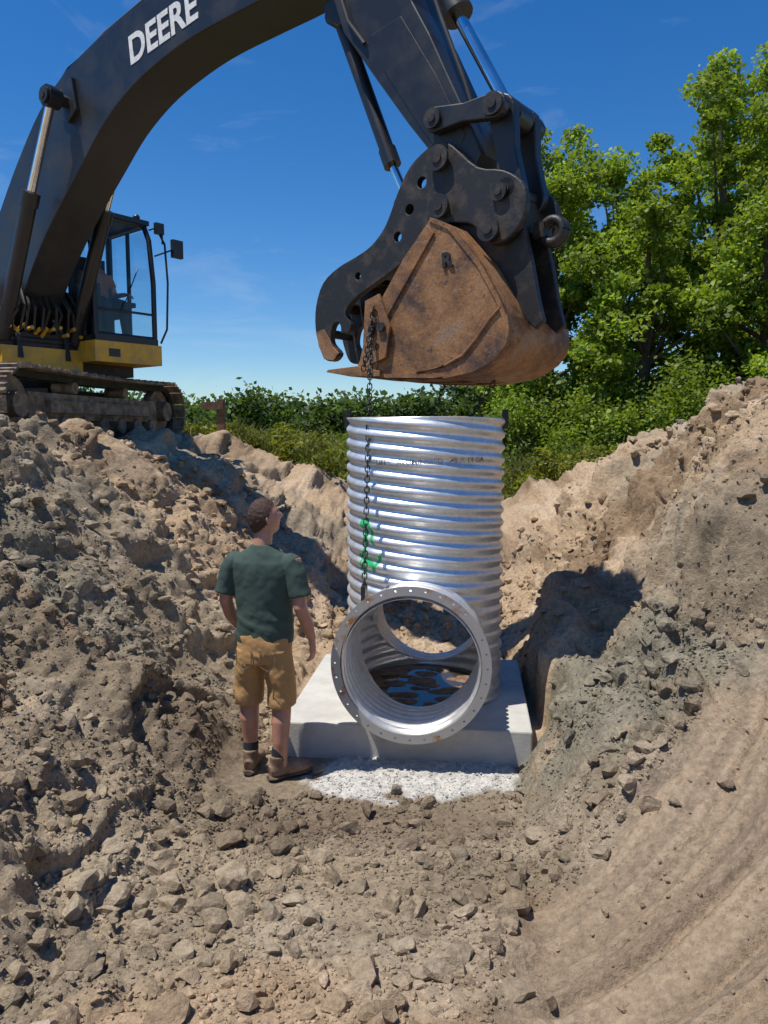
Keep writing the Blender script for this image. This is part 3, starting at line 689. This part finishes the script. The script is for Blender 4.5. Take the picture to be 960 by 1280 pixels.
def hand(w0,d,wd,nr,thumb=1):
    w0=Vector(w0);d=Vector(d).normalized();wd=Vector(wd);wd=(wd-d*wd.dot(d)).normalized();nr=Vector(nr);nr=(nr-d*nr.dot(d)-wd*nr.dot(wd)).normalized()
    P=[tube([w0-d*.03,w0,w0+d*.03,w0+d*.07,w0+d*.095],[(.028,.02),(.028,.019),(.037,.017),(.042,.016),(.039,.012)],16,tuple(wd))]
    for off,L,c in((-.031,.062,.5),(-.0105,.074,.42),(.0105,.079,.38),(.031,.072,.3)):
        p=w0+d*.085+wd*off*1.0;pts=[p];dirv=(d+wd*off*4).normalized();ang=0
        for k,f in enumerate((.45,.32,.23)):
            ang+=c*.75;dv=(dirv*math.cos(ang)+nr*math.sin(ang));p=p+dv*L*f*1.05;pts.append(p)
        P.append(tube(pts,[.0092,.0088,.0082,.0065],10,tuple(wd)))
        P.append(sphere(pts[-1],(.0068,)*3,8,6))
    p=w0+d*.025+wd*.03*thumb;q=p+d*.035+wd*.028*thumb+nr*.012;r_=q+d*.032+wd*.006*thumb+nr*.01
    P.append(tube([p-d*.01,p,q,r_],[.014,.0135,.0105,.008],10,tuple(nr)));P.append(sphere(r_,(.008,)*3,8,6))
    return P
def head_mesh(name,parent,loc,M3,hair=M_hair,sc=1.0):
    HE=bpy.data.objects.new(name,None);COL.objects.link(HE);HE.parent=parent;HE.matrix_local=Matrix.Translation(loc)@M3.to_4x4()@Matrix.Scale(sc,4)
    V,Fc=sphere((0,0,0),(1,1,1),56,44);V=np.array(V);x,y,z=V.T.copy()
    rx=.076*(1-.16*np.clip(-z,0,1)**1.5);ry=.098*(1-.08*np.clip(-z,0,1));rz=.118
    X=x*rx;Y=y*ry;Zz=z*rz
    def gs(x0,z0,sx,sz):return np.exp(-((X-x0)/sx)**2-((Zz-z0)/sz)**2)*(y>0)
    Yd=np.zeros_like(Y)
    Yd+=.024*gs(0,-.022,.011,.012)+.014*gs(0,-.004,.008,.020)+.006*gs(0,.028,.04,.010)
    Yd-=.010*gs(.03,.008,.014,.010)+.010*gs(-.03,.008,.014,.010)
    Yd+=.006*gs(0,-.052,.022,.005)+.005*gs(0,-.064,.02,.005)-.006*gs(0,-.058,.024,.0025)
    Yd+=.012*gs(0,-.092,.024,.014)
    Yd+=.004*gs(.042,-.02,.018,.018)+.004*gs(-.042,-.02,.018,.018)
    Y=Y+Yd
    Y=np.where((Zz<-.04)&(Y<0),Y*(1-.45*np.clip((-Zz-.04)/.07,0,1)),Y)
    HV=[tuple(v) for v in np.stack([X,Y,Zz],1)]
    parts=[(HV,Fc)]
    for s in(-1,1):
        parts.append(sphere((s*.078,-.004,-.008),(.007,.018,.031),12,10,Matrix.Rotation(s*.35,3,'Z')));parts.append(sphere((s*.076,.002,-.03),(.007,.01,.011),10,8))
    mk('head_skin',parts,M_skin,HE,True,False)
    mk('eyes',[sphere((s*.03,.083,.008),(.0115,.009,.0085),14,10) for s in(-1,1)],M_eye,HE)
    mk('pupils',[sphere((s*.03,.0895,.008),(.005,.004,.005),10,8) for s in(-1,1)],M_sock,HE)
    mk('brows',[tube([(s*.014,.096,.026),(s*.03,.095,.030),(s*.048,.082,.025)],.0035,6) for s in(-1,1)],hair,HE)
    mk('lips',[tube([(-.022,.093,-.058),(0,.1015,-.0565),(.022,.093,-.058)],.0035,6)],M_orange,HE)
    V,Fc=sphere((0,0,0),(1,1,1),72,56);V=np.array(V);x,y,z=V.T
    n_=fbm(x*9+5,z*9+y*7,4,300)-.5
    k=1.085+.10*n_+.02*rng.normal(size=len(x))*.6
    HX=np.stack([x*.077*k,y*.098*k-.004,z*.119*k],1)
    lim=np.where(y>.45,.52+.25*(y-.45),np.where(y>-.05,-.1+.62*(y+.05)/.5,-.62+.45*np.clip((y+1)/.95,0,1)))
    keepv=z>lim-.03+.06*n_
    Fk=[f for f in Fc if all(keepv[i] for i in f)]
    o=mk('hair',[([tuple(v) for v in HX],Fk)],hair,HE,True,False)
    return HE
gz=0.015
MAN=empty('construction_worker',Matrix.Translation((-.775,4.85,gz))@Matrix.Rotation(math.radians(-14),4,'Z')@Matrix.Scale(1.0,4))
legs=[]
for s,fx,fy in((-1,-.115,.03),(1,.12,-.03)):
    legs.append(tube([(s*.09,0,.86),(s*.10,.0,.68),(fx*.98,fy*.3+.012,.50),(fx,fy*.6-.012,.37),(fx,fy-.012,.24),(fx,fy-.008,.11),(fx,fy,.06)],[.085,.08,.062,(.062,.066),(.05,.053),.04,.042],20))
arms=[tube([(.20,0,1.43),(.235,-.01,1.28),(.262,-.03,1.13),(.285,.02,1.02),(.305,.06,.905)],[.055,.052,(.043,.045),(.043,.04),(.028,.022)],18),
      tube([(-.20,0,1.43),(-.235,.0,1.28),(-.262,.0,1.14),(-.262,.07,1.03),(-.235,.14,.93)],[.055,.052,(.043,.045),(.043,.04),(.028,.022)],18)]
nk=[tube([(0,-.01,1.42),(0,-.004,1.50),(0.004,.005,1.56),(.01,.015,1.63)],[(.07,.06),(.062,.06),(.058,.06),(.055,.06)],20)]
hd=hand((.305,.06,.905),(.06,.12,-1),(0,1,.1),(-1,.1,0),1)+hand((-.235,.14,.93),(.12,.25,-1),(.2,1,.1),(1,.1,0),1)
tor=[tube([(0,.0,.86),(0,0,1.1),(0,0,1.38),(0,0,1.46)],[(.14,.1),(.14,.1),(.17,.09),(.08,.06)],20)]
remesh('body_skin',legs+arms+nk+hd+tor,M_skin,MAN,.0048,3)
def wr(co):
    x,y,z=co.T
    a=(fbm(x*7+z*4+y*4,z*8-x*5,3,400)-.5)*.016
    b=(np.abs(np.sin((z*20+x*18*np.sign(x)+2.5*fbm(x*5,z*5,2,405))))-.5)*.003*sst(1.32,1.1,z)
    return a+b+(fbm(x*3,z*22+x*8,2,410)-.5)*.014*np.exp(-((z-.98)/.12)**2)
sh=[tube([(0,.022,.885),(0,.022,.93),(0,.024,1.02),(0,.02,1.12),(0,.008,1.24),(0,-.004,1.34),(0,-.008,1.41),(0,-.006,1.455),(0,-.004,1.49),(0,-.002,1.515)],
    [(.188,.145),(.19,.148),(.188,.15),(.185,.142),(.198,.132),(.212,.122),(.208,.108),(.165,.088),(.10,.074),(.070,.066)],36)]
for s in(-1,1):
    sh.append(tube([(s*.14,-.004,1.40),(s*.19,-.004,1.40),(s*.222,-.006,1.33),(s*.242,-.010,1.25),(s*.256,-.014,1.195)],[.06,.075,.075,.071,.072],20))
    sh.append(sphere((s*.19,-.004,1.405),(.066,.072,.062),18,12))
remesh('tee_shirt',sh,M_shirt,MAN,.006,6,wr)
def wr2(co):
    x,y,z=co.T
    return (fbm(x*12+y*3,z*11+x*5,3,420)-.5)*.024
so_=[tube([(0,.005,.955),(0,.005,.90),(0,.0,.82),(0,0,.76)],[(.172,.128),(.18,.135),(.185,.14),(.172,.13)],32)]
for s,fx,fy in((-1,-.115,.03),(1,.12,-.03)):
    so_.append(tube([(s*.085,0,.84),(s*.095,.0,.72),(fx*.95,fy*.2+.004,.60),(fx*1.0,fy*.3+.008,.475)],[(.098,.12),(.098,.112),(.094,.10),(.096,.098)],24))
    so_.append(tube([(s*.185,.0,.66),(s*.19,.0,.56)],[(.018,.06),(.018,.062)],12))
remesh('work_shorts',so_,M_shorts,MAN,.006,4,wr2)
mk('back_pocket_seams',[tube([(x0,-.139,.86),(x0,-.142,.76),(x0+.05,-.146,.735),(x0+.10,-.142,.76),(x0+.10,-.139,.86)],.003,6) for x0 in(-.13,.03)],M_boot,MAN)
for s,fx,fy,yw in((-1,-.115,.03,.15),(1,.12,-.03,-.75)):
    bt=bpy.data.objects.new('boot',None);COL.objects.link(bt);bt.parent=MAN;bt.matrix_local=Matrix.Translation((fx,fy,0))@Matrix.Rotation(yw,4,'Z')
    P=[tube([(0,-.085,.055),(0,-.06,.06),(0,.0,.062),(0,.07,.05),(0,.14,.042),(0,.19,.036),(0,.205,.03)],[(.03,.04),(.042,.05),(.044,.055),(.046,.045),(.052,.037),(.045,.028),(.02,.015)],20),
       tube([(0,-.02,.05),(0,-.025,.10),(0,-.022,.15)],[(.05,.062),(.047,.056),(.052,.058)],20)]
    remesh('upper',P,M_boot,bt,.006,3)
    mk('sole',[tube([(0,-.095,.012),(0,-.07,.012),(0,0,.012),(0,.08,.012),(0,.15,.012),(0,.2,.014),(0,.215,.016)],[(.028,.016),(.046,.016),(.045,.016),(.048,.016),(.056,.016),(.045,.015),(.02,.012)],16)],M_sole,bt)
    mk('sock',[tube([(0,-.018,.13),(0,-.016,.17),(0,-.014,.20)],[.050,.049,.048],20)],M_sock,bt)
R3=Matrix.Rotation(math.radians(-50),3,'Z')@Matrix.Rotation(math.radians(16),3,'X')
head_mesh('head',MAN,(.012,.018,1.685),R3)
MO=MX@Matrix.Translation((.32,3.87,-.96))@Matrix(((0,1,0,0),(0,0,1,0),(1,0,0,0),(0,0,0,1)))
OP=empty('excavator_operator',MO)
remesh('shirt',[tube([(0,0,-.02),(0,0,.2),(0,.0,.42),(0,0,.5),(0,0,.56)],[(.16,.12),(.16,.12),(.2,.12),(.15,.09),(.06,.06)],24)]+
  [tube([(s*.18,0,.46),(s*.24,.03,.3)],[.065,.06],14) for s in(-1,1)],M_orange,OP,.01,4)
remesh('skin',[tube([(s*.23,.02,.34),(s*.26,.06,.2),(s*.27,.28,.2)],[.045,.042,.028],12) for s in(-1,1)]+[tube([(0,0,.5),(0,.01,.64)],.055,14)]+hand((.27,.28,.2),(0,1,-.2),(-1,0,0),(0,0,-1))+hand((-.27,.28,.2),(0,1,-.2),(1,0,0),(0,0,-1)),M_skin,OP,.006,2)
remesh('trousers',[tube([(s*.09,-.05,.02),(s*.11,.3,.06),(s*.12,.42,.04),(s*.12,.46,-.15),(s*.12,.5,-.38)],[.09,.08,.075,.06,.05],16) for s in(-1,1)],M_seat,OP,.01,3)
head_mesh('head',OP,(0,.02,.70),Matrix.Rotation(math.radians(-15),3,'Z'))
# ---------------------------------------------------------------- vegetation
def leaves(name,P,size,cols,mat,parent=None,up=.35,elong=1.5):
    n=len(P);a=rng.normal(size=(n,3));a/=np.linalg.norm(a,axis=1,keepdims=True)
    nrm=rng.normal(size=(n,3));nrm[:,2]=np.abs(nrm[:,2])+up;b=np.cross(nrm,a);b/=np.linalg.norm(b,axis=1,keepdims=True);a=np.cross(b,nrm);a/=np.linalg.norm(a,axis=1,keepdims=True)
    L=(size*elong)[:,None];w=size[:,None]
    V=np.stack([P-a*L*.5,P+b*w*.5-a*L*.05,P+a*L*.5,P-b*w*.5-a*L*.05],1).reshape(-1,3)
    me=make_mesh(name,V,np.arange(4*n).reshape(n,4),False);set_col(me,np.repeat(cols,4,0))
    return obj(name,me,mat,parent)
def leafcols(n,cl):
    t=rng.random((n,1));c=np.array([.13,.20,.028])*(1-t)+np.array([.29,.37,.055])*t
    return c*cl*rng.uniform(.75,1.2,(n,1))
def tree(name,x,y,h,r,nclump=90,per=300,low=.12,leaf=.10,asp=1.0):
    zb=float(base(np.array([x]),np.array([y]))[0][0])-.1
    T_=empty(name,Matrix.Translation((x,y,zb)))
    trunk=[(0,0,0),(rng.normal(0,.1),rng.normal(0,.1),h*.3),(rng.normal(0,.2),rng.normal(0,.2),h*.6),(rng.normal(0,.3),rng.normal(0,.3),h*.9)]
    parts=[tube(trunk,[.2,.15,.10,.03],10)]
    cs=[]
    while len(cs)<nclump:
        p=rng.uniform(-1,1,3)
        rr=math.hypot(p[0],p[1]);f=(p[2]+1)/2
        prof_=(.62+.38*math.sin(min(1,f/.55)*math.pi/2)) if f<.55 else math.cos((f-.55)/.45*math.pi/2)**.7
        wob=1+.3*math.sin(math.atan2(p[1],p[0])*3+f*7+x*3)
        if rr<prof_*wob and rr>prof_*wob*.35*rng.random():cs.append((p[0]*r,p[1]*r,h*(low+(1-low)*f)))
    cs=np.array(cs)
    for c in cs[:26]:
        zt=c[2]*.65;k=np.interp(zt,[p[2] for p in trunk],range(4));i=int(min(2,k));t0=Vector(trunk[i]).lerp(Vector(trunk[i+1]),k-i)
        parts.append(tube([t0,t0.lerp(Vector(c),.5)+Vector((0,0,-.1)),Vector(c)],[.06,.04,.012],6))
    mk('trunk_and_limbs',parts,M_bark,T_)
    P=[];Cc=[]
    for c in cs:
        cr=rng.uniform(.28,.62)*(.75+.25*r/2);n=int(per*rng.uniform(.6,1.3))
        d=rng.normal(size=(n,3));d/=np.linalg.norm(d,axis=1,keepdims=True)
        q=d*(rng.random((n,1))**.5)*cr*np.array([1.15,1.15,.75])
        P.append(c+q);Cc.append(leafcols(n,rng.uniform(.65,1.3)))
    P=np.concatenate(P);Cc=np.concatenate(Cc)
    leaves('crown',P,rng.uniform(.6,1.25,len(P))*leaf,Cc,M_leaf,T_)
tree('tree',4.3,21,9.2,1.9,105)
tree('tree',6.9,23,9.6,2.1,110)
tree('tree',9.0,21.5,11.0,2.4,125)
tree('tree',12.0,24,13.6,2.8,135)
tree('tree',6.2,19.0,6.6,1.8,80)
tree('tree',9.0,18,7.4,2.1,95)
tree('tree',11.2,18.8,9.2,2.0,95)
def shrub(name,x,y,h,r,n=26,per=280,leaf=.075):
    zb=float(base(np.array([x]),np.array([y]))[0][0])
    S_=empty(name,Matrix.Translation((x,y,zb)));P=[];Cc=[];st=[]
    for i in range(n):
        a=rng.uniform(0,6.28);q=r*math.sqrt(rng.random());c=np.array([q*math.cos(a),q*math.sin(a),h*(.12+.8*rng.random()*(1-.4*(q/r)**2))]);m_=int(per*rng.uniform(.6,1.3))
        d=rng.normal(size=(m_,3))*.24*np.array([1,1,.8]);P.append(c+d);Cc.append(leafcols(m_,rng.uniform(.55,1.1)))
        if i<10:st.append(tube([(0,0,0),tuple(c*.6),tuple(c)],[.025,.016,.006],5))
    mk('stems',st,M_bark,S_);P=np.concatenate(P);Cc=np.concatenate(Cc);leaves('foliage',P,rng.uniform(.6,1.2,len(P))*leaf,Cc,M_leaf,S_)
for x,y,h,r in((3.4,20,2.4,1.2),(5.0,18.2,2.5,1.3),(7.0,17.2,2.9,1.5),(9.2,16.4,3.3,1.5),(5.9,16.4,1.7,1.2),(11.3,17,3.6,1.6)):shrub('shrub',x,y,h,r)
P=[];Cc=[]
for i in range(420):
    x=rng.uniform(-75,40);y=rng.uniform(92,118);hh=(3.2+5.2*vn(np.array([x*.09]),np.array([.5]),500)[0]+2.6*vn(np.array([x*.45]),np.array([1.5]),501)[0])
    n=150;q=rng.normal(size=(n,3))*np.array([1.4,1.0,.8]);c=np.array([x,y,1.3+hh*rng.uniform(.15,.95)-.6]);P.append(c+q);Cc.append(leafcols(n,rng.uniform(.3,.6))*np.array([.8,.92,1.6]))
P=np.concatenate(P);Cc=np.concatenate(Cc);P[:,2]=np.maximum(P[:,2],1.5)
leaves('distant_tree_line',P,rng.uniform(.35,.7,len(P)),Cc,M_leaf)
P=[];Cc=[]
for i in range(170):
    x=rng.uniform(-16,1.5);y=rng.uniform(30,46);hh=rng.uniform(.1,.65)*(.5+.8*vn(np.array([x*.3]),np.array([3.]),510)[0])
    n=220;q=rng.normal(size=(n,3))*np.array([.6,.5,.20]);zb=1.45;P.append(np.array([x,y,zb+hh*.6])+q);Cc.append(leafcols(n,rng.uniform(.4,.8))*np.array([1.1,.95,.9]))
P=np.concatenate(P);Cc=np.concatenate(Cc);leaves('hedgerow',P,rng.uniform(.07,.15,len(P)),Cc,M_leaf)
def blades(name,px,py,h,w,cols):
    n=len(px);z=H(px,py)-.02;a=rng.uniform(0,6.28,n);lx=rng.normal(0,.35,n)*h;ly=rng.normal(0,.35,n)*h
    c,s=np.cos(a)*w/2,np.sin(a)*w/2
    V=np.stack([np.stack([px-c,py-s,z],1),np.stack([px+c,py+s,z],1),np.stack([px+lx*.35+c*.7,py+ly*.35+s*.7,z+h*.6],1),np.stack([px+lx,py+ly,z+h],1),np.stack([px+lx*.35-c*.7,py+ly*.35-s*.7,z+h*.6],1)],1).reshape(-1,3)
    me=make_mesh(name,V,np.arange(5*n).reshape(n,5),False);set_col(me,np.repeat(cols,5,0));return obj(name,me,M_grass)
def gcols(n):
    t=rng.random((n,1));c=np.array([.085,.135,.028])*(1-t)+np.array([.25,.235,.095])*t
    return c*rng.uniform(.6,1.25,(n,1))
n=60000;px=rng.uniform(-9,10,n);py=12.3+rng.random(n)**1.4*20
_,s_,_=base(px,py);gr=masks(px,py,s_)[3];k=(rng.random(n)<gr)&~((px<-2.3)&(py<13.2));px=px[k];py=py[k];n=len(px)
tall=1+1.8*sst(.5,.7,fbm(px*.6,py*.6,2,600))
blades('grass',px,py,rng.uniform(.06,.24,n)*tall*(1-.3*sst(-1,-2.5,px)),rng.uniform(.012,.03,n)*(py/13),gcols(n))
WX=np.concatenate([rng.normal(-2.9,.5,60),rng.normal(-1.0,.7,150),rng.normal(3.2,.8,90)]);WY=np.concatenate([rng.normal(13.6,.3,60),rng.normal(14.2,.8,150),rng.normal(14.3,.9,90)])
WZ=H(WX,WY);WH=rng.uniform(.12,.5,len(WX))*np.where(WX<-1.9,.55,1.25)
P=[];Cc=[]
for i in range(len(WX)):
    n=int(60+160*WH[i]);q=rng.normal(size=(n,3))*np.array([.09,.09,0]);q[:,2]=rng.random(n)*WH[i];P.append(q+np.array([WX[i],WY[i],WZ[i]]));Cc.append(leafcols(n,rng.uniform(.35,.9))*(np.array([1.25,1,.9])))
P=np.concatenate(P);Cc=np.concatenate(Cc);leaves('weeds',P,rng.uniform(.025,.06,len(P)),Cc,M_leaf,None,.35,2.0)
n=1200;px=np.concatenate([rng.normal(-2.9,.45,n),rng.normal(-1.1,.5,n)]);py=np.concatenate([rng.normal(13.5,.3,n),rng.normal(14.2,.6,n)])
blades('tall_weeds',px,py,rng.uniform(.08,.38,2*n)*np.where(px>-1.8,1.9,.8),rng.uniform(.012,.028,2*n),gcols(2*n)*np.array([1.1,1,.8]))
zb=float(H(np.array([-2.65]),np.array([12.6]))[0])
WP=empty('wooden_post',Matrix.Translation((-2.65,12.6,zb)))
mk('post',[box(-.06,.06,-.06,.06,-.1,.55)],M_wood,WP,False);bevel(WP.children[-1],.01)
mk('board',[box(-.30,.05,-.09,-.063,.38,.50)],M_wood,WP,False)
# ---------------------------------------------------------------- light
S=Vector((-.33,-.12,.935)).normalized();el=math.asin(S.z)
L=bpy.data.lights.new('sun','SUN');L.energy=5.0;L.angle=math.radians(.5);L.color=(1,.96,.89)
lo=bpy.data.objects.new('sun',L);COL.objects.link(lo);lo.rotation_euler=S.to_track_quat('Z','Y').to_euler()
w=bpy.data.worlds.new('World');scene.world=w;w.use_nodes=True;nt=w.node_tree;bg=nt.nodes['Background']
sk=nt.nodes.new('ShaderNodeTexSky');sk.sky_type='NISHITA';sk.sun_disc=False;sk.sun_elevation=el;sk.sun_rotation=math.atan2(S.x,S.y);sk.air_density=1.0;sk.dust_density=0;sk.ozone_density=3.0
hs_=nt.nodes.new('ShaderNodeHueSaturation');hs_.inputs['Saturation'].default_value=1.35;nt.links.new(sk.outputs[0],hs_.inputs['Color'])
tint=nt.nodes.new('ShaderNodeMix');tint.data_type='RGBA';tint.blend_type='MULTIPLY';tint.inputs[0].default_value=1;tint.inputs[7].default_value=(.82,.93,1.08,1);nt.links.new(hs_.outputs[0],tint.inputs[6])
tcn=nt.nodes.new('ShaderNodeTexCoord');mp=nt.nodes.new('ShaderNodeMapping');mp.inputs['Scale'].default_value=(2.0,2.0,6.0);mp.inputs['Rotation'].default_value=(0,.5,0);mp.inputs['Location'].default_value=(.6,.2,.3);nt.links.new(tcn.outputs['Generated'],mp.inputs['Vector'])
no=nt.nodes.new('ShaderNodeTexNoise');no.inputs['Scale'].default_value=2.0;no.inputs['Detail'].default_value=7;no.inputs['Roughness'].default_value=.62;no.inputs['Distortion'].default_value=.6;nt.links.new(mp.outputs[0],no.inputs['Vector'])
cr=nt.nodes.new('ShaderNodeValToRGB');cr.color_ramp.elements[0].position=.55;cr.color_ramp.elements[0].color=(0,0,0,1);cr.color_ramp.elements[1].position=.9;cr.color_ramp.elements[1].color=(.26,.26,.26,1);nt.links.new(no.outputs['Fac'],cr.inputs['Fac'])
mx=nt.nodes.new('ShaderNodeMix');mx.data_type='RGBA';nt.links.new(cr.outputs[0],mx.inputs[0]);nt.links.new(tint.outputs[2],mx.inputs[6]);mx.inputs[7].default_value=(7,7.4,8,1)
nt.links.new(mx.outputs[2],bg.inputs['Color']);bg.inputs['Strength'].default_value=.115
# ---------------------------------------------------------------- camera
cd=bpy.data.cameras.new('camera');cam=bpy.data.objects.new('camera',cd);COL.objects.link(cam)
cd.sensor_fit='VERTICAL';cd.sensor_height=36;cd.lens=27;cd.clip_end=3000;cd.clip_start=.05
cam.location=(0,0,2.25);cam.rotation_euler=(math.radians(84),0,0);scene.camera=cam
print('verts ground',nx*ny)
